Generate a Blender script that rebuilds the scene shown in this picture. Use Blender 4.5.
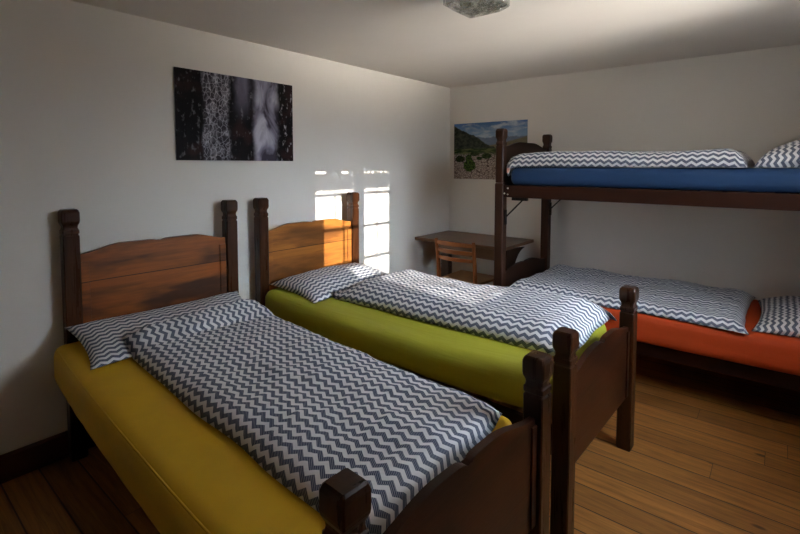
import bpy, bmesh, math, random
from mathutils import Vector, Matrix, noise

for o in list(bpy.data.objects):
    bpy.data.objects.remove(o, do_unlink=True)
SC = bpy.context.scene
COL = SC.collection
R = math.radians

# ------------------------------------------------------------------ camera
F_PX, PPX, PPY, PITCH, EYE = 466.0, 400.0, 192.0, R(3.3), 1.43
YAW = math.atan(384.0 / 466.0)
cam = bpy.data.cameras.new('camera')
cam.sensor_width = 36.0
cam.lens = 36.0 * F_PX / 800.0
cam.shift_y = -(267.0 - PPY) / 800.0
cam.clip_start = 0.02
camo = bpy.data.objects.new('camera', cam)
COL.objects.link(camo)
camo.location = (0, 0, EYE)
camo.rotation_euler = (math.pi / 2 - PITCH, 0, YAW)
SC.camera = camo

# ------------------------------------------------------------------ light
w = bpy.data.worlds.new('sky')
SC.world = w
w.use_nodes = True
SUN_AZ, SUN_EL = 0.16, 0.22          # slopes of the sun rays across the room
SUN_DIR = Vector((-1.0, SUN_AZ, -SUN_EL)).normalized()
wt = w.node_tree


def wmath(op, a, b=None):
    n = wt.nodes.new('ShaderNodeMath')
    n.operation = op
    for i, v in enumerate((a, b)):
        if isinstance(v, bpy.types.NodeSocket):
            wt.links.new(v, n.inputs[i])
        elif v is not None:
            n.inputs[i].default_value = v
    return n.outputs[0]


# hazy low-sun sky with a bright aureole; below the horizon an added glow that lifts the ceiling, faint near the horizon
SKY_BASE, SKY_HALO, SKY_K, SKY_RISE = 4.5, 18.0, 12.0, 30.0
FILL_BASE, FILL_HALO, FILL_K = 2.0, 66.0, 20.0
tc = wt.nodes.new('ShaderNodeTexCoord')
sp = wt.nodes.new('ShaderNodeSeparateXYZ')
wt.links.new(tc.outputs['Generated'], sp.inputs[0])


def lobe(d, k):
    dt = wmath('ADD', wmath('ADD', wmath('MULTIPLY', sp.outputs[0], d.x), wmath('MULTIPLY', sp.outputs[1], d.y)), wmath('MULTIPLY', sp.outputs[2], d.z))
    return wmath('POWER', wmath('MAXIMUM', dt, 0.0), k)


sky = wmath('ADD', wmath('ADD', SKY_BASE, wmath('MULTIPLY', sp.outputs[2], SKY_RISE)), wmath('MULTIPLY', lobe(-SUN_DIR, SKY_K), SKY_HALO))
fill_glow = wmath('ADD', FILL_BASE, wmath('MULTIPLY', lobe(Vector((1.0, -0.24, -0.22)).normalized(), FILL_K), FILL_HALO))
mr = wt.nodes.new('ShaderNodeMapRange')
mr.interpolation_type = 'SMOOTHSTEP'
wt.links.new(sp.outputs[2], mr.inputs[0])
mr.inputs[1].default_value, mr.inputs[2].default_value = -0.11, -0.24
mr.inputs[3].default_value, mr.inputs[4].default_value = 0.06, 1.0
fill_glow = wmath('MULTIPLY', fill_glow, mr.outputs[0])
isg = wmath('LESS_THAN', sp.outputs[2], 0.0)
stg = wmath('ADD', wmath('MULTIPLY', fill_glow, isg), wmath('MULTIPLY', sky, wmath('SUBTRACT', 1.0, isg)))
mx = wt.nodes.new('ShaderNodeMix')
mx.data_type = 'RGBA'
wt.links.new(isg, mx.inputs[0])
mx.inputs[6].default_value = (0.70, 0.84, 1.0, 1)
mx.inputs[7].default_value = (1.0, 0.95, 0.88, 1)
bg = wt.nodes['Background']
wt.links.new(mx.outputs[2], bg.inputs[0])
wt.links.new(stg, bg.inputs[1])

sl = bpy.data.lights.new('sun', 'SUN')
sl.energy = 6.0
sl.angle = R(0.25)
sl.color = (1.0, 0.95, 0.87)
so = bpy.data.objects.new('sun', sl)
COL.objects.link(so)
so.rotation_euler = SUN_DIR.to_track_quat('-Z', 'Y').to_euler()
so.location = (4, 1.4, 2.2)

SC.view_settings.view_transform = 'Standard'
SC.view_settings.look = 'None'
SC.view_settings.gamma = 1.0
SC.view_settings.use_curve_mapping = False
SC.view_settings.exposure = 0.92
SC.cycles.use_denoising = True
SC.cycles.max_bounces = 14
SC.cycles.diffuse_bounces = 8
SC.cycles.transparent_max_bounces = 12
SC.cycles.sample_clamp_indirect = 8.0
SC.cycles.caustics_refractive = False
SC.cycles.caustics_reflective = False

# room measures
XL, XR, YB, YF, ZC = -2.68, 0.55, 4.06, -0.95, 2.22
WALL_T = 0.38

# ------------------------------------------------------------------ node helpers
class NT:
    def __init__(self, name):
        self.m = bpy.data.materials.new(name)
        self.m.use_nodes = True
        self.t = self.m.node_tree
        self.n = self.t.nodes
        self.b = self.n['Principled BSDF']

    def _set(self, node, i, v):
        if v is None:
            return
        if isinstance(v, bpy.types.NodeSocket):
            self.t.links.new(v, node.inputs[i])
        else:
            node.inputs[i].default_value = v

    def math(self, op, a, b=None, c=None, clamp=False):
        n = self.n.new('ShaderNodeMath')
        n.operation = op
        n.use_clamp = clamp
        for i, v in enumerate((a, b, c)):
            self._set(n, i, v)
        return n.outputs[0]

    def coord(self, kind='Object'):
        return self.n.new('ShaderNodeTexCoord').outputs[kind]

    def mapping(self, vec, scale=(1, 1, 1), loc=(0, 0, 0), rot=(0, 0, 0)):
        n = self.n.new('ShaderNodeMapping')
        self._set(n, 0, vec)
        n.inputs['Scale'].default_value = scale
        n.inputs['Location'].default_value = loc
        n.inputs['Rotation'].default_value = rot
        return n.outputs[0]

    def sep(self, vec):
        n = self.n.new('ShaderNodeSeparateXYZ')
        self._set(n, 0, vec)
        return n.outputs

    def comb(self, x, y, z):
        n = self.n.new('ShaderNodeCombineXYZ')
        for i, v in enumerate((x, y, z)):
            self._set(n, i, v)
        return n.outputs[0]

    def noise(self, vec, scale, detail=3, rough=0.5, dist=0.0, out='Fac'):
        n = self.n.new('ShaderNodeTexNoise')
        self._set(n, 'Vector', vec)
        n.inputs['Scale'].default_value = scale
        n.inputs['Detail'].default_value = detail
        n.inputs['Roughness'].default_value = rough
        n.inputs['Distortion'].default_value = dist
        return n.outputs[out]

    def voronoi(self, vec, scale, feature='F1', out='Distance', rand=1.0):
        n = self.n.new('ShaderNodeTexVoronoi')
        n.feature = feature
        self._set(n, 'Vector', vec)
        n.inputs['Scale'].default_value = scale
        n.inputs['Randomness'].default_value = rand
        return n.outputs[out]

    def white(self, v):
        n = self.n.new('ShaderNodeTexWhiteNoise')
        n.noise_dimensions = '1D'
        self._set(n, 'W', v)
        return n.outputs['Value']

    def ramp(self, fac, stops, interp='LINEAR'):
        n = self.n.new('ShaderNodeValToRGB')
        n.color_ramp.interpolation = interp
        self._set(n, 0, fac)
        e = n.color_ramp.elements
        while len(e) < len(stops):
            e.new(0.5)
        for el, (p, c) in zip(e, stops):
            el.position = p
            el.color = tuple(c) + (1,) if len(c) == 3 else c
        return n.outputs[0]

    def smooth(self, v, a, b):
        n = self.n.new('ShaderNodeMapRange')
        n.interpolation_type = 'SMOOTHSTEP'
        self._set(n, 0, v)
        n.inputs[1].default_value = a
        n.inputs[2].default_value = b
        return n.outputs[0]

    def mix(self, fac, a, b, blend='MIX'):
        n = self.n.new('ShaderNodeMix')
        n.data_type = 'RGBA'
        n.blend_type = blend
        self._set(n, 0, fac)
        for i, v in ((6, a), (7, b)):
            if not isinstance(v, bpy.types.NodeSocket):
                v = tuple(v) + (1,) if len(v) == 3 else v
            self._set(n, i, v)
        return n.outputs[2]

    def bump(self, h, strength=0.3, dist=0.01):
        n = self.n.new('ShaderNodeBump')
        n.inputs['Strength'].default_value = strength
        n.inputs['Distance'].default_value = dist
        self._set(n, 'Height', h)
        self.t.links.new(n.outputs[0], self.b.inputs['Normal'])

    def base(self, c):
        if isinstance(c, bpy.types.NodeSocket):
            self.t.links.new(c, self.b.inputs['Base Color'])
        else:
            self.b.inputs['Base Color'].default_value = tuple(c) + (1,)

    def rough(self, v):
        self._set(self.b, 'Roughness', v)

    def spec(self, v):
        self.b.inputs['Specular IOR Level'].default_value = v


# ------------------------------------------------------------------ materials
def mat_plaster(name, col):
    m = NT(name)
    c = m.coord()
    n = m.noise(c, 1.4, 4, 0.55)
    m.base(m.mix(m.smooth(n, 0.3, 0.75), [v * 0.955 for v in col], col))
    fine = m.noise(c, 60, 3, 0.6)
    big = m.noise(c, 5, 2, 0.5)
    m.bump(m.math('ADD', m.math('MULTIPLY', fine, 0.25), big), 0.25, 0.01)
    m.rough(0.9)
    m.spec(0.15)
    return m.m


def mat_wood(name, light, dark, axis='X', stain=0.5, rough=0.38, plank=None, gloss=0.22, seed=0.0):
    """Oiled wood: grain along one object axis, dark stain smudges; plank = (axis index, width)."""
    m = NT(name)
    c = m.coord()
    vec = c
    if plank:
        xyz = m.sep(c)
        k = m.math('FLOOR', m.math('DIVIDE', xyz[plank[0]], plank[1]))
        off = m.math('MULTIPLY', m.white(m.math('ADD', k, seed)), 7.0)
        va = m.n.new('ShaderNodeVectorMath')
        va.operation = 'ADD'
        m._set(va, 0, c)
        m._set(va, 1, m.comb(off, off, off))
        vec = va.outputs[0]
    ax = {'X': (1, 14, 14), 'Y': (14, 1, 14), 'Z': (14, 14, 1)}[axis]
    st = {'X': (1, 4.5, 4.5), 'Y': (4.5, 1, 4.5), 'Z': (4.5, 4.5, 1)}[axis]
    grain = m.noise(m.mapping(vec, ax, (seed, seed, seed)), 3.2, 5, 0.62, 0.6)
    fine = m.noise(m.mapping(vec, tuple(v * 3 if v > 1 else v for v in ax)), 6, 3, 0.6)
    smudge = m.noise(m.mapping(vec, st, (seed * 2, 3, 1)), 1.9, 3, 0.5, 0.3)
    g = m.math('ADD', m.math('MULTIPLY', grain, 0.7), m.math('MULTIPLY', fine, 0.3))
    mid = [0.55 * a + 0.45 * b for a, b in zip(light, dark)]
    col = m.ramp(g, [(0.32, mid), (0.62, light)])
    s = m.math('MULTIPLY', m.smooth(smudge, 0.45, 0.68), stain)
    col = m.mix(s, col, dark)
    if plank:
        fr = m.math('FRACT', m.math('DIVIDE', m.sep(c)[plank[0]], plank[1]))
        d = m.math('MINIMUM', fr, m.math('SUBTRACT', 1.0, fr))
        seam = m.smooth(d, 0.0, 0.018)
        col = m.mix(seam, [v * 0.35 for v in dark], col)
    m.base(col)
    m.rough(m.math('ADD', rough, m.math('MULTIPLY', grain, 0.14)))
    m.spec(gloss)
    m.bump(g, 0.18, 0.004)
    return m.m


def mat_floor():
    m = NT('larch_floor_boards')
    c = m.coord()
    xyz = m.sep(c)
    W, LB = 0.138, 2.9
    row = m.math('FLOOR', m.math('DIVIDE', xyz[1], W))
    rnd = m.white(row)
    xs = m.math('ADD', xyz[0], m.math('MULTIPLY', rnd, 9.0))
    bk = m.math('FLOOR', m.math('DIVIDE', xs, LB))
    idn = m.white(m.math('ADD', m.math('MULTIPLY', row, 3.17), m.math('MULTIPLY', bk, 11.3)))
    v = m.comb(m.math('ADD', xyz[0], m.math('MULTIPLY', idn, 20)), xyz[1], m.math('MULTIPLY', idn, 13))
    grain = m.noise(m.mapping(v, (1, 16, 1)), 3, 4, 0.6, 0.8)
    fine = m.noise(m.mapping(v, (2, 60, 1)), 5, 2, 0.5)
    g = m.math('ADD', m.math('MULTIPLY', grain, 0.75), m.math('MULTIPLY', fine, 0.25))
    col = m.ramp(g, [(0.32, (0.165, 0.062, 0.014)), (0.64, (0.40, 0.170, 0.042))])
    tint = m.math('ADD', 0.78, m.math('MULTIPLY', idn, 0.36))
    col = m.mix(1.0, col, m.comb(tint, tint, tint), 'MULTIPLY')
    kn = m.voronoi(m.mapping(v, (2.6, 6, 1)), 1.1)
    col = m.mix(m.smooth(kn, 0.05, 0.11), (0.07, 0.025, 0.01), col)
    fy = m.math('FRACT', m.math('DIVIDE', xyz[1], W))
    dy = m.math('MULTIPLY', m.math('MINIMUM', fy, m.math('SUBTRACT', 1.0, fy)), W)
    fx = m.math('FRACT', m.math('DIVIDE', xs, LB))
    dx = m.math('MULTIPLY', m.math('MINIMUM', fx, m.math('SUBTRACT', 1.0, fx)), LB)
    seam = m.math('MULTIPLY', m.smooth(dy, 0.0012, 0.005), m.smooth(dx, 0.0005, 0.002))
    col = m.mix(seam, (0.035, 0.012, 0.005), col)
    m.base(col)
    m.rough(m.math('ADD', 0.36, m.math('MULTIPLY', grain, 0.2)))
    m.spec(0.4)
    m.bump(m.math('ADD', m.math('MULTIPLY', g, 0.25), seam), 0.35, 0.003)
    return m.m


def mat_cloth(name, col, rough=0.75, spec=0.2, wr=0.25, dirs=(1.0, 1.0, 1.0)):
    m = NT(name)
    c = m.coord()
    n = m.noise(m.mapping(c, dirs), 6, 3, 0.55, 0.5)
    weave = m.noise(c, 350, 1, 0.5)
    m.base(m.mix(m.smooth(n, 0.25, 0.8), [v * 0.9 for v in col], col))
    m.rough(rough)
    m.spec(spec)
    m.bump(m.math('ADD', n, m.math('MULTIPLY', weave, 0.03)), wr, 0.02)
    return m.m


def mat_zigzag(name, light=(0.74, 0.735, 0.75), dark=(0.038, 0.054, 0.108), P=0.036, LAM=0.050, AMP=0.0175):
    """Woven chevron: zigzag rows running along U, measured in metres on the cloth."""
    m = NT(name)
    uv = m.coord('UV')
    s = m.sep(uv)
    tri = m.math('PINGPONG', s[0], LAM / 2)
    val = m.math('ADD', s[1], m.math('MULTIPLY', tri, AMP / (LAM / 2)))
    fr = m.math('FRACT', m.math('DIVIDE', val, P))
    d = m.math('ABSOLUTE', m.math('SUBTRACT', fr, 0.5))
    msk = m.smooth(d, 0.245, 0.275)                     # 1 = light stripe
    ha = m.math('FRACT', m.math('DIVIDE', m.math('ADD', m.math('MULTIPLY', s[0], 0.7), s[1]), 0.006))
    hat = m.math('MULTIPLY', m.smooth(m.math('ABSOLUTE', m.math('SUBTRACT', ha, 0.5)), 0.27, 0.42), 0.42)
    dk = m.mix(hat, dark, light)
    col = m.mix(msk, dk, light)
    m.base(col)
    m.rough(0.85)
    m.spec(0.15)
    c = m.coord()
    n1 = m.noise(c, 14, 3, 0.6, 0.8)
    n2 = m.noise(c, 45, 2, 0.5, 0.4)
    m.bump(m.math('ADD', n1, m.math('MULTIPLY', n2, 0.25)), 0.30, 0.02)
    return m.m


def mat_plain(name, col, rough=0.5, metal=0.0, spec=0.5):
    m = NT(name)
    n = m.noise(m.coord(), 30, 2, 0.5)
    m.base(m.mix(n, [v * 0.85 for v in col], col))
    m.rough(rough)
    m.spec(spec)
    m.b.inputs['Metallic'].default_value = metal
    return m.m


def mat_icicles():
    """Photograph of two pale frosted columns against dark woodland; local y runs across, z up."""
    m = NT('frost_photograph_print')
    c = m.coord()
    x, y, z = m.sep(c)
    u = m.math('DIVIDE', y, 0.815)
    wob = m.math('MULTIPLY', m.math('SUBTRACT', m.noise(m.mapping(c, (1, 1, 1)), 7, 3, 0.6), 0.5), 0.09)
    uw = m.math('ADD', u, wob)

    def band(c0, w0, soft):
        return m.math('SUBTRACT', 1.0, m.smooth(m.math('ABSOLUTE', m.math('SUBTRACT', uw, c0)), w0 - soft, w0 + soft))
    b1 = band(0.305, 0.10, 0.02)
    b2 = band(0.735, 0.105, 0.03)
    b3 = m.math('MULTIPLY', band(0.52, 0.06, 0.04), m.smooth(z, 0.22, 0.5))
    wv = m.n.new('ShaderNodeVectorMath')
    wv.operation = 'ADD'
    m._set(wv, 0, m.mapping(c, (1, 1.0, 0.75)))
    m._set(wv, 1, m.mapping(m.noise(c, 14, 3, 0.6, 0.0, 'Color'), (0.05, 0.05, 0.05)))
    ves = m.voronoi(wv.outputs[0], 38, 'DISTANCE_TO_EDGE')
    web = m.math('SUBTRACT', 1.0, m.smooth(ves, 0.0, 0.11))
    nz = m.noise(m.mapping(c, (1, 1, 0.5)), 20, 4, 0.7, 1.2)
    soft = m.noise(m.mapping(c, (1, 1, 0.45)), 9, 3, 0.55, 1.0)
    frost = m.math('ADD', m.math('MULTIPLY', web, 0.55), m.math('MULTIPLY', m.smooth(nz, 0.42, 0.75), 0.6), clamp=True)
    col1 = m.mix(frost, (0.035, 0.030, 0.038), (0.50, 0.485, 0.54))
    col2 = m.ramp(soft, [(0.36, (0.06, 0.05, 0.07)), (0.48, (0.28, 0.265, 0.34)), (0.62, (0.52, 0.51, 0.59))])
    spot = m.smooth(m.noise(m.mapping(c, (1, 1, 0.6)), 34, 3, 0.6), 0.56, 0.72)
    red = m.noise(c, 8, 2, 0.5)
    dk = m.mix(m.smooth(red, 0.45, 0.7), (0.008, 0.007, 0.008), (0.030, 0.014, 0.014))
    right = m.smooth(u, 0.84, 0.87)
    dk = m.mix(m.math('MULTIPLY', spot, m.math('ADD', 0.30, m.math('MULTIPLY', right, 0.6))), dk, (0.42, 0.41, 0.44))
    col = m.mix(b3, dk, m.mix(soft, (0.06, 0.05, 0.07), (0.26, 0.24, 0.32)))
    col = m.mix(b1, col, col1)
    col = m.mix(b2, col, col2)
    m.base(col)
    m.rough(0.55)
    m.spec(0.08)
    return m.m


def mat_landscape(Wd, Ht):
    """Photograph of a stony plain with shrubs under mountains; local x across, z up."""
    m = NT('landscape_photograph_print')
    c = m.coord()
    x, y, z = m.sep(c)
    u = m.math('DIVIDE', x, Wd)
    v = m.math('DIVIDE', z, Ht)
    un = m.comb(u, 0.0, v)
    cl = m.smooth(m.noise(m.mapping(un, (1, 1, 2.2)), 3.4, 5, 0.6, 0.4), 0.44, 0.66)
    sky = m.mix(m.smooth(v, 0.75, 1.0), (0.22, 0.32, 0.45), (0.07, 0.15, 0.31))
    sky = m.mix(cl, sky, (0.46, 0.49, 0.53))
    n1 = m.noise(m.comb(u, 0.0, 0.0), 5, 5, 0.6)
    ridge = m.math('ADD', 0.66, m.math('MULTIPLY', n1, 0.18))
    ridge_l = m.math('ADD', m.math('SUBTRACT', 0.98, m.math('MULTIPLY', u, 0.72)), m.math('MULTIPLY', m.math('SUBTRACT', n1, 0.5), 0.2))
    tex = m.noise(un, 16, 4, 0.65)
    far = m.mix(tex, (0.10, 0.135, 0.20), (0.22, 0.25, 0.31))
    near = m.mix(m.smooth(tex, 0.35, 0.7), (0.020, 0.026, 0.020), (0.085, 0.085, 0.060))
    hill_r = m.math('ADD', 0.56, m.math('MULTIPLY', m.math('MULTIPLY', u, u), 0.19))
    col = m.mix(m.smooth(m.math('SUBTRACT', ridge, v), 0.0, 0.02), sky, far)
    col = m.mix(m.smooth(m.math('SUBTRACT', hill_r, v), 0.0, 0.03), col, m.mix(tex, (0.13, 0.11, 0.06), (0.24, 0.20, 0.12)))
    col = m.mix(m.smooth(m.math('SUBTRACT', ridge_l, v), 0.0, 0.02), col, near)
    plain = m.mix(m.smooth(m.noise(m.mapping(un, (1, 1, 3)), 9, 3, 0.6), 0.4, 0.65), (0.022, 0.042, 0.014), (0.15, 0.16, 0.06))
    col = m.mix(m.smooth(m.math('ADD', v, m.math('MULTIPLY', tex, 0.05)), 0.59, 0.55), col, plain)
    st = m.voronoi(m.mapping(un, (1.5, 1, 1.3)), 22, 'DISTANCE_TO_EDGE')
    stone = m.mix(m.smooth(st, 0.02, 0.12), (0.10, 0.062, 0.05), (0.43, 0.35, 0.31))
    gl = m.math('ADD', v, m.math('MULTIPLY', m.noise(un, 9, 3, 0.6), 0.10))
    col = m.mix(m.smooth(gl, 0.52, 0.46), col, stone)

    def bush(cx, cz, rx, rz, dark):
        dx = m.math('DIVIDE', m.math('SUBTRACT', u, cx), rx)
        dz = m.math('DIVIDE', m.math('SUBTRACT', v, cz), rz)
        d = m.math('ADD', m.math('MULTIPLY', dx, dx), m.math('MULTIPLY', dz, dz))
        d = m.math('ADD', d, m.math('MULTIPLY', m.math('SUBTRACT', m.noise(un, 22, 3, 0.7), 0.5), 1.6))
        leaf = m.mix(m.smooth(m.noise(un, 40, 2, 0.6), 0.4, 0.65), (0.012, 0.025, 0.008), dark)
        return m.smooth(d, 1.15, 0.85), leaf
    for b in ((0.09, 0.36, 0.07, 0.06, (0.05, 0.05, 0.02)), (0.30, 0.45, 0.06, 0.04, (0.06, 0.07, 0.03)),
              (0.47, 0.41, 0.07, 0.05, (0.06, 0.09, 0.03)), (0.37, 0.37, 0.04, 0.03, (0.05, 0.08, 0.02)),
              (0.22, 0.37, 0.05, 0.07, (0.08, 0.13, 0.03)), (0.23, 0.24, 0.085, 0.11, (0.10, 0.17, 0.03)),
              (0.80, 0.42, 0.09, 0.05, (0.06, 0.08, 0.03))):
        f, leaf = bush(*b)
        col = m.mix(f, col, leaf)
    m.base(col)
    m.rough(0.55)
    m.spec(0.08)
    return m.m


def mat_pressed_glass():
    m = NT('pressed_glass')
    c = m.coord()
    v = m.voronoi(c, 30, 'SMOOTH_F1')
    n = m.noise(c, 40, 3, 0.6)
    h = m.math('ADD', v, m.math('MULTIPLY', n, 0.4))
    bp = m.n.new('ShaderNodeBump')
    bp.inputs['Strength'].default_value = 1.0
    bp.inputs['Distance'].default_value = 0.02
    m._set(bp, 'Height', h)
    tr = m.n.new('ShaderNodeBsdfTransparent')
    m._set(tr, 0, m.mix(m.smooth(v, 0.12, 0.5), (0.42, 0.46, 0.42), (1.0, 1.0, 0.98)))
    gl = m.n.new('ShaderNodeBsdfGlossy')
    gl.inputs['Roughness'].default_value = 0.08
    m.t.links.new(bp.outputs[0], gl.inputs['Normal'])
    tl = m.n.new('ShaderNodeBsdfTranslucent')
    tl.inputs[0].default_value = (0.8, 0.85, 0.8, 1)
    m1 = m.n.new('ShaderNodeMixShader')
    m1.inputs[0].default_value = 0.34
    m.t.links.new(tr.outputs[0], m1.inputs[1])
    m.t.links.new(gl.outputs[0], m1.inputs[2])
    m2 = m.n.new('ShaderNodeMixShader')
    m2.inputs[0].default_value = 0.14
    m.t.links.new(m1.outputs[0], m2.inputs[1])
    m.t.links.new(tl.outputs[0], m2.inputs[2])
    m.t.links.new(m2.outputs[0], m.n['Material Output'].inputs[0])
    return m.m


def mat_pane():
    m = NT('window_glass')
    tr = m.n.new('ShaderNodeBsdfTransparent')
    gl = m.n.new('ShaderNodeBsdfGlossy')
    gl.inputs['Roughness'].default_value = 0.02
    mx = m.n.new('ShaderNodeMixShader')
    mx.inputs[0].default_value = 0.06
    m.t.links.new(tr.outputs[0], mx.inputs[1])
    m.t.links.new(gl.outputs[0], mx.inputs[2])
    m.t.links.new(mx.outputs[0], m.n['Material Output'].inputs[0])
    return m.m


def mat_lace():
    m = NT('lace_cloth')
    tr = m.n.new('ShaderNodeBsdfTransparent')
    tl = m.n.new('ShaderNodeBsdfTranslucent')
    tl.inputs[0].default_value = (0.85, 0.84, 0.80, 1)
    mx = m.n.new('ShaderNodeMixShader')
    v = m.voronoi(m.coord(), 55)
    m.t.links.new(m.math('ADD', 0.93, m.math('MULTIPLY', m.smooth(v, 0.2, 0.5), 0.06)), mx.inputs[0])
    m.t.links.new(tr.outputs[0], mx.inputs[1])
    m.t.links.new(tl.outputs[0], mx.inputs[2])
    m.t.links.new(mx.outputs[0], m.n['Material Output'].inputs[0])
    return m.m


M_WALL = mat_plaster('wall_plaster', (0.76, 0.715, 0.655))
M_CEIL = mat_plaster('ceiling_plaster', (0.77, 0.72, 0.66))
M_FLOOR = mat_floor()
M_BASE = mat_wood('baseboard_wood', (0.085, 0.024, 0.010), (0.03, 0.010, 0.005), 'Y', 0.5)
M_POST = mat_wood('dark_post_wood', (0.058, 0.0185, 0.0055), (0.008, 0.0035, 0.0022), 'Z', 0.8, 0.22)
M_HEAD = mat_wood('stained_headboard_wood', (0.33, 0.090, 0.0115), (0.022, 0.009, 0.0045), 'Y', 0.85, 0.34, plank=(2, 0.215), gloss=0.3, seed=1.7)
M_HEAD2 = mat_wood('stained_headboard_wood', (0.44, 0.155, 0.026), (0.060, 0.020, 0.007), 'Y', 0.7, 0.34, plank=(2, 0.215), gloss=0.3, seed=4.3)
M_FOOT = mat_wood('dark_footboard_wood', (0.044, 0.0120, 0.0040), (0.007, 0.003, 0.002), 'Y', 0.8, 0.24, seed=2.4)
M_RAIL = mat_wood('dark_rail_wood', (0.030, 0.010, 0.005), (0.012, 0.005, 0.003), 'X', 0.6, 0.36, seed=0.6)
M_BUNK = mat_wood('bunk_post_wood', (0.046, 0.0165, 0.0075), (0.014, 0.006, 0.0035), 'Z', 0.6, 0.36, seed=5.1)
M_BUNKR = mat_wood('bunk_rail_wood', (0.034, 0.0095, 0.0045), (0.012, 0.0045, 0.003), 'X', 0.6, 0.34, seed=6.1)
M_BUNKB = mat_wood('bunk_board_wood', (0.026, 0.0095, 0.005), (0.010, 0.0045, 0.003), 'Y', 0.6, 0.40, seed=7.1)
M_SLAT = mat_wood('slat_wood', (0.40, 0.24, 0.11), (0.2, 0.1, 0.05), 'Y', 0.3, 0.5)
M_DESK = mat_wood('desk_wood', (0.14, 0.072, 0.038), (0.06, 0.028, 0.014), 'X', 0.5, 0.26, seed=3.0)
M_DESKD = mat_wood('desk_leg_wood', (0.030, 0.012, 0.006), (0.012, 0.006, 0.004), 'Z', 0.5, 0.4, seed=3.6)
M_CHAIR = mat_wood('chair_wood', (0.27, 0.092, 0.026), (0.11, 0.036, 0.012), 'Z', 0.4, 0.32, seed=8.0)
M_CHAIRX = mat_wood('chair_slat_wood', (0.33, 0.112, 0.030), (0.14, 0.045, 0.014), 'X', 0.4, 0.30, seed=8.5)
M_SEAT = mat_wood('chair_seat_wood', (0.28, 0.135, 0.050), (0.15, 0.065, 0.023), 'Y', 0.4, 0.32, seed=8.9)
M_YEL = mat_cloth('mustard_jersey_sheet', (0.60, 0.345, 0.010), 0.62, 0.3, 0.10)
M_GRN = mat_cloth('olive_jersey_sheet', (0.37, 0.355, 0.026), 0.62, 0.3, 0.22, (0.35, 2.5, 2.5))
M_BLU = mat_cloth('blue_jersey_sheet', (0.016, 0.048, 0.120), 0.7, 0.25, 0.22, (0.5, 1, 3))
M_RED = mat_cloth('orange_red_jersey_sheet', (0.50, 0.058, 0.010), 0.7, 0.25, 0.14, (0.5, 1, 3))
M_ZIG = mat_zigzag('zigzag_bed_linen')
M_ZIGP = mat_zigzag('zigzag_pillow_linen', P=0.031, LAM=0.048, AMP=0.013)
M_BLACK = mat_plain('black_iron', (0.012, 0.012, 0.013), 0.45, 0.6)
M_STEEL = mat_plain('bolt_steel', (0.6, 0.55, 0.48), 0.3, 1.0)
M_WHITE = mat_plain('white_paint', (0.72, 0.71, 0.69), 0.4)
M_TAG = mat_plain('pink_tag_cloth', (0.62, 0.33, 0.28), 0.8)
M_GLASS = mat_pressed_glass()
M_PANE = mat_pane()
M_LACE = mat_lace()
M_PAPER = mat_plain('print_paper_edge', (0.7, 0.69, 0.68), 0.6)


# ------------------------------------------------------------------ mesh helpers
def link(name, me, mat, parent=None):
    o = bpy.data.objects.new(name, me)
    COL.objects.link(o)
    if mat is not None:
        me.materials.append(mat)
    if parent is not None:
        o.parent = parent
    return o


def from_bm(name, bm, mat, parent=None, smooth=False):
    bmesh.ops.recalc_face_normals(bm, faces=bm.faces[:])
    me = bpy.data.meshes.new(name)
    bm.to_mesh(me)
    bm.free()
    if smooth:
        for p in me.polygons:
            p.use_smooth = True
    return link(name, me, mat, parent)


def add_box(bm, c, s, bev=0.0, rot=None):
    g = bmesh.ops.create_cube(bm, size=1.0)
    vs = g['verts']
    mt = Matrix.Translation(Vector(c)) @ (rot.to_4x4() if rot else Matrix.Identity(4)) @ Matrix.Diagonal((s[0], s[1], s[2], 1))
    bmesh.ops.transform(bm, matrix=mt, verts=vs)
    if bev > 0:
        es = list({e for v in vs for e in v.link_edges})
        bmesh.ops.bevel(bm, geom=es, offset=bev, segments=2, affect='EDGES', profile=0.5)


def box(name, c, s, mat, parent=None, bev=0.0):
    bm = bmesh.new()
    add_box(bm, c, s, bev)
    return from_bm(name, bm, mat, parent)


def add_loft_square(bm, cx, cy, secs, ch=0.12):
    """secs: (z, half width); square sections with small chamfered corners."""
    rings = []
    for z, r in secs:
        k = r * ch
        pts = [(r - k, -r), (r, -r + k), (r, r - k), (r - k, r), (-r + k, r), (-r, r - k), (-r, -r + k), (-r + k, -r)]
        rings.append([bm.verts.new((cx + x, cy + y, z)) for x, y in pts])
    for a, b in zip(rings, rings[1:]):
        for i in range(8):
            j = (i + 1) % 8
            bm.faces.new((a[i], a[j], b[j], b[i]))
    bm.faces.new(rings[0][::-1])
    bm.faces.new(rings[-1])


def add_loft_round(bm, cx, cy, secs, n=24):
    rings = []
    for z, r in secs:
        rings.append([bm.verts.new((cx + r * math.cos(2 * math.pi * i / n), cy + r * math.sin(2 * math.pi * i / n), z)) for i in range(n)])
    for a, b in zip(rings, rings[1:]):
        for i in range(n):
            j = (i + 1) % n
            bm.faces.new((a[i], a[j], b[j], b[i]))
    bm.faces.new(rings[0][::-1])
    bm.faces.new(rings[-1])


def post_secs(h, r, z0=0.0):
    """Square post with carved cap: chamfered cube, neck groove, ring, groove, shaft."""
    return [(z0, r * 0.93), (z0 + 0.006, r), (h - 0.128, r), (h - 0.123, r * 0.90), (h - 0.119, r * 0.90), (h - 0.115, r), (h - 0.100, r),
            (h - 0.096, r * 0.90), (h - 0.088, r * 0.84), (h - 0.079, r * 0.86), (h - 0.064, r * 1.06), (h - 0.055, r * 1.10),
            (h - 0.016, r * 1.10), (h - 0.005, r * 0.98), (h, r * 0.84)]


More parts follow.
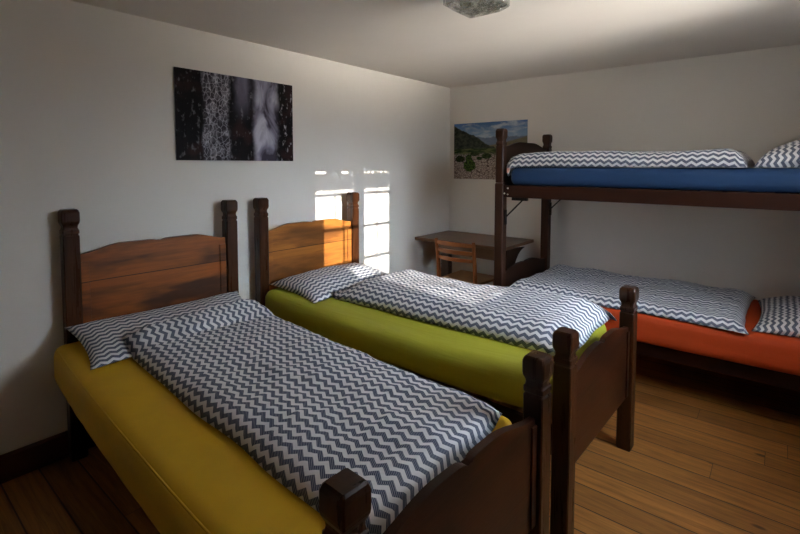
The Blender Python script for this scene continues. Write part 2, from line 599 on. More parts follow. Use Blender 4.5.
def add_prism(bm, outline, axis, a0, a1, bev=0.004):
    """outline: list of (p, q); extruded along axis from a0 to a1. axis 'x': (p,q)=(y,z); 'y': (x,z); 'z': (x,y)."""
    def P(p, q, a):
        return {'x': (a, p, q), 'y': (p, a, q), 'z': (p, q, a)}[axis]
    va = [bm.verts.new(P(p, q, a0)) for p, q in outline]
    vb = [bm.verts.new(P(p, q, a1)) for p, q in outline]
    n = len(outline)
    fa = bm.faces.new(va)
    fb = bm.faces.new(vb[::-1])
    for i in range(n):
        j = (i + 1) % n
        bm.faces.new((va[j], va[i], vb[i], vb[j]))
    if bev > 0:
        es = list(fa.edges) + list(fb.edges)
        bmesh.ops.bevel(bm, geom=es, offset=bev, segments=2, affect='EDGES', profile=0.5)


def add_tube(bm, pts, r, n=8, close=True):
    pts = [Vector(p) for p in pts]
    rings = []
    for i, p in enumerate(pts):
        d = (pts[min(i + 1, len(pts) - 1)] - pts[max(i - 1, 0)]).normalized()
        up = Vector((0, 0, 1)) if abs(d.z) < 0.9 else Vector((1, 0, 0))
        a = d.cross(up).normalized()
        b = a.cross(d)
        rr = r[i] if isinstance(r, (list, tuple)) else r
        rings.append([bm.verts.new(p + a * (rr * math.cos(2 * math.pi * k / n)) + b * (rr * math.sin(2 * math.pi * k / n))) for k in range(n)])
    for a, b in zip(rings, rings[1:]):
        for k in range(n):
            j = (k + 1) % n
            bm.faces.new((a[k], a[j], b[j], b[k]))
    bm.faces.new(rings[0][::-1])
    bm.faces.new(rings[-1])


def thing(name, label, cat, loc=(0, 0, 0), rz=0.0, group=None):
    o = bpy.data.objects.new(name, None)
    o.empty_display_size = 0.1
    COL.objects.link(o)
    o.location = loc
    o.rotation_euler = (0, 0, rz)
    return tag(o, label, cat, group)


def tag(o, label, cat, group=None):
    o['label'] = label
    o['category'] = cat
    if group:
        o['group'] = group
    return o


def struct(o, label=None):
    o['kind'] = 'structure'
    if label:
        o['label'] = label
    return o


# ------------------------------------------------------------------ room shell
struct(box('floor', ((XL + XR) / 2, (YB + YF) / 2, -0.05), (XR - XL + 0.4, YB - YF + 0.4, 0.1), M_FLOOR))
struct(box('ceiling', ((XL + XR) / 2, (YB + YF) / 2, ZC + 0.06), (XR - XL + 0.4, YB - YF + 0.4, 0.12), M_CEIL))
struct(box('wall_left', (XL - 0.1, (YB + YF) / 2, ZC / 2), (0.2, YB - YF, ZC), M_WALL))
struct(box('wall_back', ((XL + XR) / 2, YB + 0.1, ZC / 2), (XR - XL + 0.4, 0.2, ZC), M_WALL))
struct(box('wall_front', ((XL + XR) / 2, YF - 0.1, ZC / 2), (XR - XL + 0.4, 0.2, ZC), M_WALL))
# right wall, thick stone, with the window recess
WX = 0.85
SY, SZ = -SUN_AZ * (WX - XL), SUN_EL * (WX - XL)     # offset between the window and its sun patch on the left wall
GY0, GY1, GZ0, GZ1 = 2.262 + SY, 3.102 + SY, 1.16, 1.388 + SZ
MUL = (2.660 + SY, 2.782 + SY)
WY0, WY1, WZ0, WZ1 = GY0 - 0.045, GY1 + 0.075, GZ0 - 0.055, GZ1 + 0.02
bm = bmesh.new()
xm = XR + WALL_T / 2
add_box(bm, (xm, (YF + WY0) / 2, ZC / 2), (WALL_T, WY0 - YF, ZC))
add_box(bm, (xm, (YB + WY1) / 2, ZC / 2), (WALL_T, YB - WY1, ZC))
add_box(bm, (xm, (WY0 + WY1) / 2, WZ0 / 2), (WALL_T, WY1 - WY0, WZ0))
add_box(bm, (xm, (WY0 + WY1) / 2, (ZC + WZ1) / 2), (WALL_T, WY1 - WY0, ZC - WZ1))
struct(from_bm('wall_right', bm, M_WALL))
# baseboards
bm = bmesh.new()
add_prism(bm, [(XL, 0), (XL + 0.018, 0), (XL + 0.018, 0.115), (XL + 0.010, 0.125), (XL, 0.125)], 'y', YF, YB, 0)
struct(from_bm('baseboard_left', bm, M_BASE))
bm = bmesh.new()
add_prism(bm, [(YB, 0), (YB - 0.018, 0), (YB - 0.018, 0.115), (YB - 0.010, 0.125), (YB, 0.125)], 'x', XL + 0.018, XR, 0)
struct(from_bm('baseboard_back', bm, M_BASE))

# window: two casements with glazing bars, set deep in the wall
win = struct(bpy.data.objects.new('window_1', None))
COL.objects.link(win)
bm = bmesh.new()
add_box(bm, (WX, (WY0 + GY0) / 2, (WZ0 + WZ1) / 2), (0.07, GY0 - WY0, WZ1 - WZ0))
add_box(bm, (WX, (WY1 + GY1) / 2, (WZ0 + WZ1) / 2), (0.07, WY1 - GY1, WZ1 - WZ0))
add_box(bm, (WX, (GY0 + GY1) / 2, (WZ0 + GZ0) / 2), (0.07, GY1 - GY0, GZ0 - WZ0))
add_box(bm, (WX, (GY0 + GY1) / 2, (WZ1 + GZ1) / 2), (0.07, GY1 - GY0, WZ1 - GZ1))
add_box(bm, (WX, (MUL[0] + MUL[1]) / 2, (GZ0 + GZ1) / 2), (0.07, MUL[1] - MUL[0], GZ1 - GZ0))
from_bm('window_frame', bm, M_WHITE, win)
for y0, y1 in ((GY0, MUL[0]), (MUL[1], GY1)):
    bm = bmesh.new()
    for z in (0.656 + SZ, 0.925 + SZ, 1.200 + SZ):
        add_box(bm, (WX, (y0 + y1) / 2, z), (0.03, y1 - y0, 0.020))
    for y in ((y0 + y1) / 2,):
        add_box(bm, (WX, y, (GZ0 + GZ1) / 2), (0.028, 0.010, GZ1 - GZ0))
    from_bm('glazing_bars', bm, M_WHITE, win)
    box('window_pane', (WX + 0.012, (y0 + y1) / 2, (GZ0 + GZ1) / 2), (0.004, y1 - y0, GZ1 - GZ0), M_PANE, win)
# lace valances hanging from their rods across the top of each casement
for k, (y0, y1) in enumerate(((GY0, MUL[0]), (MUL[1], GY1))):
    side = ('nearer', 'farther')[k]
    bm = bmesh.new()
    n = 60
    top, bot = [], []
    for i in range(n + 1):
        t = i / n
        y = y0 + (y1 - y0) * t
        x = WX - 0.055 + 0.008 * math.sin(t * 40)
        top.append(bm.verts.new((x, y, 1.352 + SZ)))
        bot.append(bm.verts.new((x, y, 1.228 + SZ - 0.010 * abs(math.sin(t * math.pi * 6)))))
    for i in range(n):
        bm.faces.new((top[i], top[i + 1], bot[i + 1], bot[i]))
    # cloth loops up to the rod; the slits between them let the sun through
    slit = (lambda i: i % 10 < 5) if k == 1 else (lambda i: 2 <= i < 18 or 42 <= i < 53)
    for i in range(n):
        if slit(i):
            continue
        a, b = top[i], top[i + 1]
        c1 = bm.verts.new((a.co.x, a.co.y, 1.392 + SZ))
        c2 = bm.verts.new((b.co.x, b.co.y, 1.392 + SZ))
        bm.faces.new((a, b, c2, c1))
    lc = from_bm('lace_valance', bm, M_LACE)
    tag(lc, 'white lace valance hung across the %s window casement' % side, 'curtain', 'lace valances')
    rod = bmesh.new()
    add_tube(rod, [(WX - 0.055, y0 - 0.01, 1.396 + SZ), (WX - 0.055, y1 + 0.01, 1.396 + SZ)], 0.004)
    from_bm('curtain_rod', rod, M_WHITE, lc)


# ------------------------------------------------------------------ beds
def arch_outline(y0, y1, zb, zs, hump, notch, n=60, flat=0.5):
    """Board outline with two shallow humps meeting in a small notch."""
    out = [(y0, zb)]
    out.append((y1, zb))
    top = []
    for i in range(n + 1):
        t = -1 + 2 * i / n
        a = abs(t)
        u = min(1, (1 - a) / flat)
        u = u * u * (3 - 2 * u)
        z = zs + hump * u - notch * math.exp(-a / 0.05)
        top.append((y0 + (y1 - y0) * (t + 1) / 2, z))
    return out + top[::-1]


HALF = 0.405         # post centre offset across the bed


BL = 2.0


def make_bed(label, loc, rz, head_mat, rail_z):
    b = thing('bed', label, 'bed', loc, rz, 'dark wooden single beds')
    for sx, h in ((0.0, 1.22), (BL, 0.825)):
        for sy in (-1, 1):
            bm = bmesh.new()
            add_loft_square(bm, sx, sy * HALF, post_secs(h, 0.034))
            from_bm('bed_post', bm, M_POST, b)
    inner = HALF - 0.034
    bm = bmesh.new()
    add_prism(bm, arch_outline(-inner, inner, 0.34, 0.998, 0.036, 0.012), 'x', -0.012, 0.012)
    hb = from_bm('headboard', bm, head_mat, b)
    for sy in (-1, 1):
        box('stile', (0.0155, sy * (inner - 0.020), 0.66), (0.007, 0.038, 0.60), head_mat, hb, 0.002)
    bm = bmesh.new()
    add_prism(bm, arch_outline(-inner, inner, 0.275, 0.632, 0.044, 0.018, flat=0.66), 'x', BL - 0.012, BL + 0.012)
    fb = from_bm('footboard', bm, M_FOOT, b)
    for sy in (-1, 1):
        box('stile', (BL + 0.0155, sy * (inner - 0.016), 0.45), (0.007, 0.030, 0.33), M_FOOT, fb, 0.002)
    for sy in (-1, 1):
        box('side_rail', (BL / 2, sy * (HALF - 0.014), rail_z), (BL - 0.068, 0.026, 0.11), M_RAIL, b, 0.003)
    bm = bmesh.new()
    for i in range(14):
        add_box(bm, (0.10 + i * 0.136, 0, rail_z + 0.02), (0.08, 2 * (HALF - 0.028), 0.018))
    from_bm('slatted_base', bm, M_SLAT, b)
    return b


BED1 = dict(loc=(-2.605, 1.107, 0), rz=-R(3.0))
BED2 = dict(loc=(-2.586, 2.146, 0), rz=-R(1.6))
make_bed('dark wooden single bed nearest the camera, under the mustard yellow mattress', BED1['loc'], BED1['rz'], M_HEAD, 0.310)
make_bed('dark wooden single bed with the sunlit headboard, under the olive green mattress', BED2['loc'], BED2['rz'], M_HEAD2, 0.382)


def xf(frame, p):
    v = Matrix.Rotation(frame['rz'], 4, 'Z') @ Vector(p)
    return v + Vector(frame['loc'])


def make_mattress(name, label, frame, x0, x1, y0, y1, z0, z1, r, mat, sag=0.015, rt=None, piping=False, bulge=0.0, group='mattresses in fitted sheets', tilt=0.0):
    """Foam mattress in a taut sheet: box with rounded edges, gentle sag and bulging sides."""
    L, W, T = x1 - x0, y1 - y0, z1 - z0
    nx, ny, nz = 60, 30, 8
    verts, faces, idx = [], [], {}

    def vid(i, j, k):
        key = (i, j, k)
        if key in idx:
            return idx[key]

        def coord(i, n, l, rr):
            # finer spacing near the edges
            t = i / n
            m_ = 4
            if i <= m_:
                return -l / 2 + rr * i / m_ * 1.2
            if i >= n - m_:
                return l / 2 - rr * (n - i) / m_ * 1.2
            return -l / 2 + 1.2 * rr + (l - 2.4 * rr) * (i - m_) / (n - 2 * m_)
        p = Vector((coord(i, nx, L, r), coord(j, ny, W, r), -T / 2 + T * k / nz))
        h = Vector((L / 2 - r, W / 2 - r, T / 2 - r))
        q = Vector((max(-h.x, min(h.x, p.x)), max(-h.y, min(h.y, p.y)), max(-h.z, min(h.z, p.z))))
        d = p - q
        if d.length > 1e-9:
            p = q + d.normalized() * r
        fx, fy = p.x / (L / 2), p.y / (W / 2)
        s = sag * (1 - fx * fx)
        nn = noise.noise(Vector((p.x * 2.2, p.y * 3.0, 4.1 + z0 * 7))) * 0.003
        tz = p.z / (T / 2)
        side = 1 - min(1, abs(abs(p.y) - W / 2) / (r * 1.01)) if abs(fy) > 0.5 else 0
        p2 = Vector((p.x, p.y, p.z - s - tilt * (fx + 1) / 2 + (nn if p.z > 0 else 0)))
        if bulge and side > 0:
            p2.y += math.copysign(bulge * side * (1 - fx ** 4), p.y)
            p2.y += math.copysign(0.003 * side * noise.noise(Vector((p.x * 6, p.z * 30, 2 + z0))), p.y)
        verts.append(xf(frame, (p2.x + (x0 + x1) / 2, p2.y + (y0 + y1) / 2, p2.z + (z0 + z1) / 2)))
        idx[key] = len(verts) - 1
        return idx[key]
    for i in range(nx):
        for j in range(ny):
            for k in (0, nz):
                faces.append([vid(i, j, k), vid(i + 1, j, k), vid(i + 1, j + 1, k), vid(i, j + 1, k)])
    for i in range(nx):
        for k in range(nz):
            for j in (0, ny):
                faces.append([vid(i, j, k), vid(i + 1, j, k), vid(i + 1, j, k + 1), vid(i, j, k + 1)])
    for j in range(ny):
        for k in range(nz):
            for i in (0, nx):
                faces.append([vid(i, j, k), vid(i, j + 1, k), vid(i, j + 1, k + 1), vid(i, j, k + 1)])
    bm = bmesh.new()
    bv = [bm.verts.new(v) for v in verts]
    for f in faces:
        try:
            bm.faces.new([bv[q] for q in f])
        except ValueError:
            pass
    o = from_bm(name, bm, mat, None, True)
    tag(o, label, 'mattress', group)
    if piping:
        pts = []
        for i in range(61):
            t = i / 60
            x = x0 + r + (x1 - x0 - 2 * r) * t
            fx = (x - (x0 + x1) / 2) / (L / 2)
            y = y0 + r * 0.28 - bulge * (1 - fx ** 4) * 0.75
            z = z1 - r * 0.28 - sag * (1 - fx * fx) - tilt * (fx + 1) / 2
            pts.append(xf(frame, (x, y, z)))
        tb = bmesh.new()
        add_tube(tb, pts, 0.0035, 6)
        from_bm('sheet_seam', tb, mat, o, True)

    def top(x, y):
        fx = (x - (x0 + x1) / 2) / (L / 2)
        fx = max(-1, min(1, fx))
        return z1 - sag * (1 - fx * fx) - tilt * (fx + 1) / 2 + 0.002
    return o, top


def bend(c, lo, hi, rad):
    """Arc-length coordinate c -> (position, drop, outward normal component, up component)."""
    if lo is not None and c < lo:
        a = (lo - c) / rad
        if a < math.pi / 2:
            return lo - rad * math.sin(a), rad * (1 - math.cos(a)), -math.sin(a), math.cos(a)
        return lo - rad, rad + (lo - c - rad * math.pi / 2), -1.0, 0.0
    if hi is not None and c > hi:
        a = (c - hi) / rad
        if a < math.pi / 2:
            return hi + rad * math.sin(a), rad * (1 - math.cos(a)), math.sin(a), math.cos(a)
        return hi + rad, rad + (c - hi - rad * math.pi / 2), 1.0, 0.0
    return c, 0.0, 0.0, 1.0


def make_duvet(label, frame, x0, x1, y0, y1, T, top, seed, xlo=None, xhi=None, yhi=None, ylo=None, rad=0.05, wr=1.0, skew=0.0,
               edge=0.11, group='zigzag duvets', ycurve=0.0, corner=0.0, mat=None, puff=None, yskew=0.0):
    step = 0.018
    ns, nt = max(8, int((x1 - x0) / step)), max(8, int((y1 - y0) / step))
    V, F, UV = [], [], []

    def point(i, j, up):
        s, t = i / ns, j / nt
        u = x0 + (x1 - x0) * s
        v = y0 + (y1 - y0) * t
        ds, dt = min(s, 1 - s) * (x1 - x0), min(t, 1 - t) * (y1 - y0)
        prof = math.sin(math.pi / 2 * min(1, ds / edge)) ** 0.62 * math.sin(math.pi / 2 * min(1, dt / edge)) ** 0.62
        # irregular outline
        es = math.exp(-ds / 0.12)
        et = math.exp(-dt / 0.12)
        uu = u + skew * (v - y0) + es * 0.018 * noise.noise(Vector((v * 6, seed, 0.3)))
        vv = v + et * 0.016 * noise.noise(Vector((u * 3.2, seed, 7.7))) + ycurve * math.sin(math.pi * s) + yskew * s * t
        if corner:
            c = es * et
            uu += math.copysign(corner * c, s - 0.5)
            vv += math.copysign(corner * c, t - 0.5)
        X, dx, nxx, nzx = bend(uu, xlo, xhi, rad)
        Y, dy, nyy, nzy = bend(vv, ylo, yhi, rad)
        n = Vector((nxx, nyy, nzx * nzy))
        n.normalize()
        base = Vector((X, Y, top(X, Y) - dx - dy))
        q = Vector((u, v, seed))
        h = 0.004
        if up:
            wv = 0.30 * noise.noise(q * 2.3) + 0.20 * noise.noise(q * 5.5)
            rg = 1 - abs(noise.noise(Vector((u * 5.0, v * 11.0, seed + 3)))) * 2
            rg2 = 1 - abs(noise.noise(Vector((u * 13.0, v * 6.0, seed + 9)))) * 2
            pf = puff(s, t) if puff else 1.0
            h = 0.004 + prof * (T * pf * (1 + wv * wr) + wr * 0.006 * max(0, rg) ** 3 + wr * 0.005 * max(0, rg2) ** 4)
        return xf(frame, base + n * h), (u, v)
    ids = {}
    for up in (1, 0):
        for i in range(ns + 1):
            for j in range(nt + 1):
                rim = i in (0, ns) or j in (0, nt)
                if rim and not up:
                    ids[(i, j, 0)] = ids[(i, j, 1)]
                    continue
                p, uv = point(i, j, up)
                ids[(i, j, up)] = len(V)
                V.append(p)
                UV.append(uv)
        for i in range(ns):
            for j in range(nt):
                f = [ids[(i, j, up)], ids[(i + 1, j, up)], ids[(i + 1, j + 1, up)], ids[(i, j + 1, up)]]
                F.append(f if up else f[::-1])
    arc_uv(V, ids, ns, nt, UV)
    me = bpy.data.meshes.new('duvet')
    me.from_pydata(V, [], F)
    ul = me.uv_layers.new(name='UVMap')
    for lp in me.loops:
        ul.data[lp.index].uv = UV[lp.vertex_index]
    for p in me.polygons:
        p.use_smooth = True
    o = link('duvet', me, mat or M_ZIG)
    return tag(o, label, 'duvet', group)


def arc_uv(V, ids, n, m, UV, swap=False):
    """Measure u along the first grid direction and v along the second on the cloth itself."""
    ci, cj = n // 2, m // 2
    for up in (1, 0):
        us, vs = {}, {}
        for j in range(m + 1):
            us[(ci, j)] = 0.0
            for rng, st in ((range(ci + 1, n + 1), -1), (range(ci - 1, -1, -1), 1)):
                for i in rng:
                    d = (V[ids[(i, j, up)]] - V[ids[(i + st, j, up)]]).length
                    us[(i, j)] = us[(i + st, j)] - st * d
        for i in range(n + 1):
            vs[(i, cj)] = 0.0
            for rng, st in ((range(cj + 1, m + 1), -1), (range(cj - 1, -1, -1), 1)):
                for j in rng:
                    d = (V[ids[(i, j, up)]] - V[ids[(i, j + st, up)]]).length
                    vs[(i, j)] = vs[(i, j + st)] - st * d
        for i in range(n + 1):
            for j in range(m + 1):
                if not up and (i in (0, n) or j in (0, m)):
                    continue
                a, b = us[(i, j)], vs[(i, j)]
                UV[ids[(i, j, up)]] = (b + 2, a + 2) if swap else (a + 2, b + 2)


def make_pillow(label, frame, cx, cy, Lx, Ly, T, top, seed, rise=0.0, along='y', rz=0.0, pinch=0.03, group='zigzag pillows'):
    """Filled pillowcase with pointed corners; rise lifts its head side against the board."""
    n, m = 34, 40
    V, F, UV = [], [], []
    ids = {}

    def point(i, j, up):
        u, v = -1 + 2 * i / n, -1 + 2 * j / m
        lx = Lx / 2 * u * (1 - pinch / (Lx / 2) * (1 - v * v) * abs(u))
        ly = Ly / 2 * v * (1 - pinch / (Ly / 2) * (1 - u * u) * abs(v))
        c, s = math.cos(rz), math.sin(rz)
        X, Y = cx + lx * c - ly * s, cy + lx * s + ly * c
        prof = ((1 - u ** 2) * (1 - v ** 4)) ** 0.55
        q = Vector((lx * 1.0, ly * 1.0, seed))
        wr = 0.22 * noise.noise(q * 5) + 0.10 * noise.noise(q * 14)
        lift = rise * max(0.0, -u * 0.5 + 0.5) ** 1.6
        z0 = top(X, Y) + lift * 0.9
        h = 0.004 + (prof * T * (1 + wr) if up else 0)
        if not up:
            z0 = top(X, Y) + lift * 0.9
        return xf(frame, (X, Y, z0 + h)), ((ly, lx) if along == 'y' else (lx, ly))
    for up in (1, 0):
        for i in range(n + 1):
            for j in range(m + 1):
                if (i in (0, n) or j in (0, m)) and not up:
                    ids[(i, j, 0)] = ids[(i, j, 1)]
                    continue
                p, uv = point(i, j, up)
                ids[(i, j, up)] = len(V)
                V.append(p)
                UV.append((uv[0] + 1, uv[1] + 1))
        for i in range(n):
            for j in range(m):
                f = [ids[(i, j, up)], ids[(i + 1, j, up)], ids[(i + 1, j + 1, up)], ids[(i, j + 1, up)]]
                F.append(f if up else f[::-1])
    arc_uv(V, ids, n, m, UV, along == 'y')
    me = bpy.data.meshes.new('pillow')
    me.from_pydata(V, [], F)
    ul = me.uv_layers.new(name='UVMap')
    for lp in me.loops:
        ul.data[lp.index].uv = UV[lp.vertex_index]
    for p in me.polygons:
        p.use_smooth = True
    o = link('pillow', me, M_ZIGP)
    return tag(o, label, 'pillow', group)


# bed nearest the camera (bed-local: x from headboard to foot, y across, near side negative)
def over(top, cx, cy, Lx, Ly, T, rise=0.0):
    """Height of the bedding where a duvet lies partly over a pillow."""
    def f(x, y):
        u, v = (x - cx) / (Lx / 2), (y - cy) / (Ly / 2)
        if abs(u) >= 1 or abs(v) >= 1:
            return top(x, y)
        lift = rise * max(0.0, -u * 0.5 + 0.5) ** 1.6 * 0.9
        return top(x, y) + lift + 0.006 + T * 1.22 * ((1 - u * u) * (1 - v ** 4)) ** 0.55
    return f


m1, top1 = make_mattress('mattress', 'mustard yellow sheeted mattress on the bed nearest the camera', BED1, 0.046, 1.915, -0.500, 0.440, 0.42, 0.600, 0.042, M_YEL,
                         sag=0.018, piping=True, bulge=0.012, tilt=0.026)
make_pillow('flattened zigzag pillow against the nearer headboard, on the yellow mattress', BED1, 0.252, -0.015, 0.41, 0.87, 0.045, top1, 1.3, rise=0.070)
make_duvet('blue and white zigzag duvet spread over the yellow mattress', BED1, 0.335, 1.965, -0.290, 0.430, 0.044, over(top1, 0.252, -0.015, 0.41, 0.87, 0.038, 0.065), 2.2,
           xhi=1.865, rad=0.056, wr=1.1, skew=-0.125, edge=0.075, yskew=-0.01, group='zigzag duvets')
# middle bed
m2, top2 = make_mattress('mattress', 'olive green sheeted mattress on the bed with the sunlit headboard', BED2, 0.046, 1.905, -0.440, 0.435, 0.47, 0.638, 0.060, M_GRN,
                         sag=0.022, bulge=0.022)
make_pillow('zigzag pillow against the sunlit headboard, on the green mattress', BED2, 0.285, 0.00, 0.46, 0.78, 0.085, top2, 3.1, rise=0.02)
make_duvet('puffy blue and white zigzag duvet lying on the green mattress', BED2, 0.53, 1.935, -0.215, 0.47, 0.100, over(top2, 0.285, 0.0, 0.46, 0.78, 0.085, 0.02), 5.4,
           yhi=0.425, rad=0.075, wr=0.6, skew=-0.06, edge=0.15, corner=0.03)

# ------------------------------------------------------------------ bunk bed
BX0, BX1, BYN, BYF = -1.60, 0.44, 3.105, 3.955
bunk = thing('bunk_bed', 'dark wooden bunk bed along the back wall with two mattresses', 'bunk bed', (BX0, (BYN + BYF) / 2, 0))
hw = (BYF - BYN) / 2
LB = BX1 - BX0
for x in (0.0, LB):
    for sy in (-1, 1):
        bm = bmesh.new()
        add_loft_square(bm, x, sy * hw, [(0, 0.031), (0.005, 0.033), (1.292, 0.033), (1.300, 0.028)])
        from_bm('bed_post', bm, M_BUNK, bunk)
        bm = bmesh.new()
        add_loft_square(bm, x, sy * hw, post_secs(1.695, 0.031, 1.302), 0.2)
        from_bm('upper_post', bm, M_BUNK, bunk)
    bm = bmesh.new()
    add_prism(bm, arch_outline(-hw + 0.036, hw - 0.036, 1.20, 1.568, 0.040, 0.0, flat=0.7), 'x', x - 0.011, x + 0.011)
    from_bm('end_board', bm, M_BUNKB, bunk)
    bm = bmesh.new()
    add_prism(bm, arch_outline(-hw + 0.036, hw - 0.036, 0.26, 0.618, 0.042, 0.010, flat=0.7), 'x', x - 0.011, x + 0.011)
    from_bm('end_board', bm, M_BUNKB, bunk)
for z, h in ((1.242, 0.086), (0.300, 0.09)):
    for sy in (-1, 1):
        yy = sy * (hw - (-0.021 if z > 1 and sy < 0 else 0.045 if z < 1 else 0.020))
        x0, x1 = (0.036, LB - 0.036)
        rl = box('side_rail', ((x0 + x1) / 2, yy, z), (x1 - x0, 0.024, h), M_BUNKR, bunk, 0.003)
        if z > 1 and sy < 0:
            for bx, bz in ((0.046, 1.226), (0.072, 1.264), (0.072, 1.220)):
                bm = bmesh.new()
                add_loft_round(bm, 0, 0, [(0, 0.006), (0.003, 0.006), (0.005, 0.004)], 12)
                bmesh.ops.rotate(bm, cent=(0, 0, 0), matrix=Matrix.Rotation(R(90), 3, 'X'), verts=bm.verts[:])
                bmesh.ops.translate(bm, vec=(bx, yy - 0.012, bz), verts=bm.verts[:])
                from_bm('bolt', bm, M_STEEL, rl)
for z in (1.262, 0.328):
    bm = bmesh.new()
    for i in range(14):
        add_box(bm, (0.12 + i * 0.14, 0, z), (0.08, 2 * hw - 0.08, 0.018))
    from_bm('slatted_base', bm, M_SLAT, bunk)
for sy in (-1, 1):
    y = sy * hw
    bm = bmesh.new()
    add_tube(bm, [(0.045, y, 1.055), (0.175, y, 1.185)], 0.0055, 8)
    add_box(bm, (0.040, y, 1.05), (0.010, 0.028, 0.11), 0.002)
    add_box(bm, (0.150, y, 1.188), (0.115, 0.030, 0.022), 0.002)
    from_bm('angle_brace', bm, M_BLACK, bunk)

BF = dict(loc=(BX0, (BYN + BYF) / 2, 0), rz=0.0)
mu, topu = make_mattress('mattress', 'blue sheeted mattress on the upper bunk', BF, 0.080, LB - 0.045, -hw - 0.035, hw - 0.015, 1.287, 1.412, 0.045, M_BLU, sag=0.0, bulge=0.004)
du = make_duvet('grey and white zigzag duvet spread on the upper bunk', BF, 0.050, 1.435, -hw - 0.015, hw - 0.02, 0.100, topu, 8.1, xlo=0.115, ylo=None, rad=0.04, wr=0.55, edge=0.09, corner=0.02)
tg_ = box('care_tag', (BX0 + 0.078, BYN - 0.045, 1.392), (0.022, 0.002, 0.034), M_TAG, du)
make_pillow('zigzag pillow at the right end of the upper bunk', BF, 1.727, 0.0, 0.52, 0.76, 0.165, topu, 9.2, along='y')
ml, topl = make_mattress('mattress', 'orange red sheeted mattress on the lower bunk', BF, 0.05, LB - 0.045, -hw - 0.030, hw - 0.015, 0.356, 0.532, 0.035, M_RED, sag=0.010, bulge=0.004)
make_duvet('grey and white zigzag duvet spread on the lower bunk', BF, 0.10, 1.455, -hw - 0.020, hw - 0.03, 0.055, topl, 11.4, wr=0.9, edge=0.075, corner=0.03)
make_pillow('zigzag pillow at the right end of the lower bunk', BF, 1.742, -0.02, 0.50, 0.76, 0.100, topl, 12.2, along='y')

# ------------------------------------------------------------------ desk and chair in the corner
DX0, DX1, DY0, DY1 = XL + 0.006, -1.742, 3.462, YB - 0.022
desk = thing('desk', 'dark brown wooden desk in the room corner behind the chair', 'desk', ((DX0 + DX1) / 2, (DY0 + DY1) / 2, 0))
hx, hy = (DX1 - DX0) / 2, (DY1 - DY0) / 2
box('desktop', (0, 0, 0.739), (2 * hx, 2 * hy, 0.028), M_DESK, desk, 0.004)
box('apron', (0.09, -hy + 0.055, 0.675), (0.62, 0.022, 0.098), M_DESK, desk, 0.002)
lx = -0.155
box('leg', (lx, -hy + 0.075, 0.362), (0.085, 0.060, 0.724), M_DESKD, desk, 0.003)
box('leg', (0.44, -hy + 0.105, 0.362), (0.034, 0.11, 0.724), M_DESKD, desk, 0.003)
out = [(-hy + 0.161, 0.40), (-hy + 0.161, 0.724)]
for i in range(13):
    a = math.pi / 2 * i / 12
    out.append((-hy + 0.161 + 0.26 - 0.26 * math.sin(a), 0.724 - 0.02 - 0.30 * (1 - math.cos(a))))
bm = bmesh.new()
add_prism(bm, out, 'x', 0.425, 0.455, 0.002)
from_bm('curved_bracket', bm, M_DESKD, desk)

chair = thing('chair', 'brown ladder-back wooden chair facing the corner desk', 'chair', (-2.110, 3.50, 0), R(-2))
CW, CD = 0.185, 0.175
for sx in (-1, 1):
    bm = bmesh.new()
    pts = [(sx * (CW - 0.005), -CD - 0.03, 0.0), (sx * CW, -CD, 0.25), (sx * CW, -CD, 0.45), (sx * CW, -CD - 0.012, 0.60), (sx * (CW + 0.004), -CD - 0.040, 0.80)]
    sp = []
    for i in range(len(pts) - 1):
        for k in range(4):
            sp.append(Vector(pts[i]).lerp(Vector(pts[i + 1]), k / 4))
    sp.append(Vector(pts[-1]))
    add_tube(bm, sp, [0.015 + 0.004 * math.sin(math.pi * i / (len(sp) - 1)) for i in range(len(sp))], 10)
    from_bm('back_leg', bm, M_CHAIR, chair, True)
    bm = bmesh.new()
    add_tube(bm, [(sx * (CW - 0.01), CD - 0.01, 0), (sx * (CW - 0.01), CD - 0.015, 0.2), (sx * (CW - 0.01), CD - 0.015, 0.426)], [0.014, 0.017, 0.018], 10)
    from_bm('front_leg', bm, M_CHAIR, chair, True)
for zc, hh in ((0.770, 0.036), (0.705, 0.032), (0.640, 0.032)):
    bm = bmesh.new()
    n = 16
    rows = []
    yb = -CD - 0.012 - 0.028 * (zc - 0.60) / 0.20
    for i in range(n + 1):
        t = -1 + 2 * i / n
        x = (CW - 0.004) * t
        yc = yb - 0.060 * (1 - t * t)
        zz = 0.006 * (1 - t * t)
        h2 = hh / 2 * (0.8 + 0.2 * (1 - t * t))
        rows.append([bm.verts.new((x, yc - 0.006, zc - h2 + zz)), bm.verts.new((x, yc + 0.006, zc - h2 + zz)),
                     bm.verts.new((x, yc + 0.006, zc + h2 + zz)), bm.verts.new((x, yc - 0.006, zc + h2 + zz))])
    for a, b in zip(rows, rows[1:]):
        for k in range(4):
            j = (k + 1) % 4
            bm.faces.new((a[k], a[j], b[j], b[k]))
    bm.faces.new(rows[0][::-1])
    bm.faces.new(rows[-1])
    from_bm('back_slat', bm, M_CHAIRX, chair)
bm = bmesh.new()
nn = 14
g = {}
for side, zz in ((1, 0.448), (0, 0.428)):
    for i in range(nn + 1):
        for j in range(nn + 1):
            u, v = -1 + 2 * i / nn, -1 + 2 * j / nn
            dip = 0.008 * (1 - u * u) * (1 - v * v) if side else 0
            wd = CW + 0.012 + 0.012 * v
            g[(i, j, side)] = bm.verts.new((u * wd, v * (CD + 0.006) + 0.022, zz - dip))
for i in range(nn):
    for j in range(nn):
        bm.faces.new((g[(i, j, 1)], g[(i + 1, j, 1)], g[(i + 1, j + 1, 1)], g[(i, j + 1, 1)]))
        bm.faces.new((g[(i, j, 0)], g[(i, j + 1, 0)], g[(i + 1, j + 1, 0)], g[(i + 1, j, 0)]))
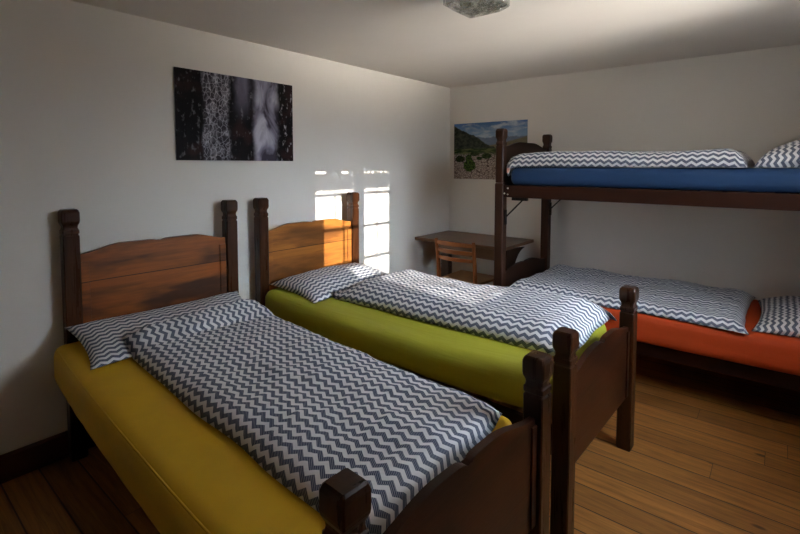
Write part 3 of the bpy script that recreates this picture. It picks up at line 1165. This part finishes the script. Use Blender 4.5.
for k in range(nn):
    for a, b in (((k, 0), (k + 1, 0)), ((k, nn), (k + 1, nn)), ((0, k), (0, k + 1)), ((nn, k), (nn, k + 1))):
        bm.faces.new((g[a + (0,)], g[b + (0,)], g[b + (1,)], g[a + (1,)]))
from_bm('seat', bm, M_SEAT, chair)
for sx in (-1, 1):
    bm = bmesh.new()
    add_tube(bm, [(sx * (CW - 0.003), -CD - 0.005, 0.22), (sx * (CW - 0.010), CD - 0.015, 0.22)], 0.009, 8)
    from_bm('stretcher', bm, M_CHAIR, chair, True)

# ------------------------------------------------------------------ pictures
p = thing('picture', 'dark photograph print of frosted columns above the two beds', 'picture', (XL + 0.012, 1.240, 1.459), 0, 'photograph prints')
bm = bmesh.new()
add_box(bm, (-0.004, 0.4075, 0.2615), (0.008, 0.815, 0.523))
from_bm('backing_board', bm, M_PAPER, p)
bm = bmesh.new()
add_box(bm, (0.0008, 0.4075, 0.2615), (0.0012, 0.817, 0.525))
from_bm('print', bm, mat_icicles(), p)
PW, PH = 0.790, 0.552
p = thing('picture', 'mountain landscape photograph print on the back wall behind the bunk post', 'picture', (-2.616, YB - 0.012, 1.293), 0, 'photograph prints')
bm = bmesh.new()
add_box(bm, (PW / 2, 0.004, PH / 2), (PW, 0.008, PH))
from_bm('backing_board', bm, M_PAPER, p)
bm = bmesh.new()
add_box(bm, (PW / 2, -0.0008, PH / 2), (PW + 0.002, 0.0012, PH + 0.002))
from_bm('print', bm, mat_landscape(PW, PH), p)

# ------------------------------------------------------------------ ceiling lamp
lamp = thing('ceiling_lamp', 'square pressed glass ceiling lamp, switched off', 'lamp', (-1.045, 1.785, ZC))
LS, LZ = 0.107, -0.128
bm = bmesh.new()
outer = [(0.0 - 0.004, LS), (LZ + 0.022, LS), (LZ, LS - 0.030)]
inner = [(LZ + 0.010, LS - 0.034), (LZ + 0.026, LS - 0.008), (-0.004, LS - 0.008)]
add_loft_square(bm, 0, 0, outer + inner, 0.10)
bm.faces.ensure_lookup_table()
for f in [f for f in bm.faces if len(f.verts) == 8]:
    bm.faces.remove(f)
# close bottom outer and inner pans and the rim
rings = []
bm.verts.ensure_lookup_table()
vs = bm.verts[:]
rg = [vs[i * 8:(i + 1) * 8] for i in range(6)]
for f in list(bm.faces):
    if {v for v in f.verts} <= set(rg[2]) | set(rg[3]) and any(v in rg[2] for v in f.verts) and any(v in rg[3] for v in f.verts):
        bm.faces.remove(f)
bm.faces.new(rg[2])
bm.faces.new(rg[3][::-1])
for i in range(8):
    j = (i + 1) % 8
    bm.faces.new((rg[5][i], rg[5][j], rg[0][j], rg[0][i]))
from_bm('glass_shade', bm, M_GLASS, lamp)
box('base_plate', (0, 0, -0.002), (0.15, 0.15, 0.004), M_WHITE, lamp)
bm = bmesh.new()
add_loft_round(bm, 0, 0, [(-0.004, 0.018), (-0.034, 0.018), (-0.036, 0.010), (-0.052, 0.016), (-0.075, 0.022), (-0.090, 0.015), (-0.094, 0.004)], 20)
from_bm('bulb', bm, M_WHITE, lamp, True)
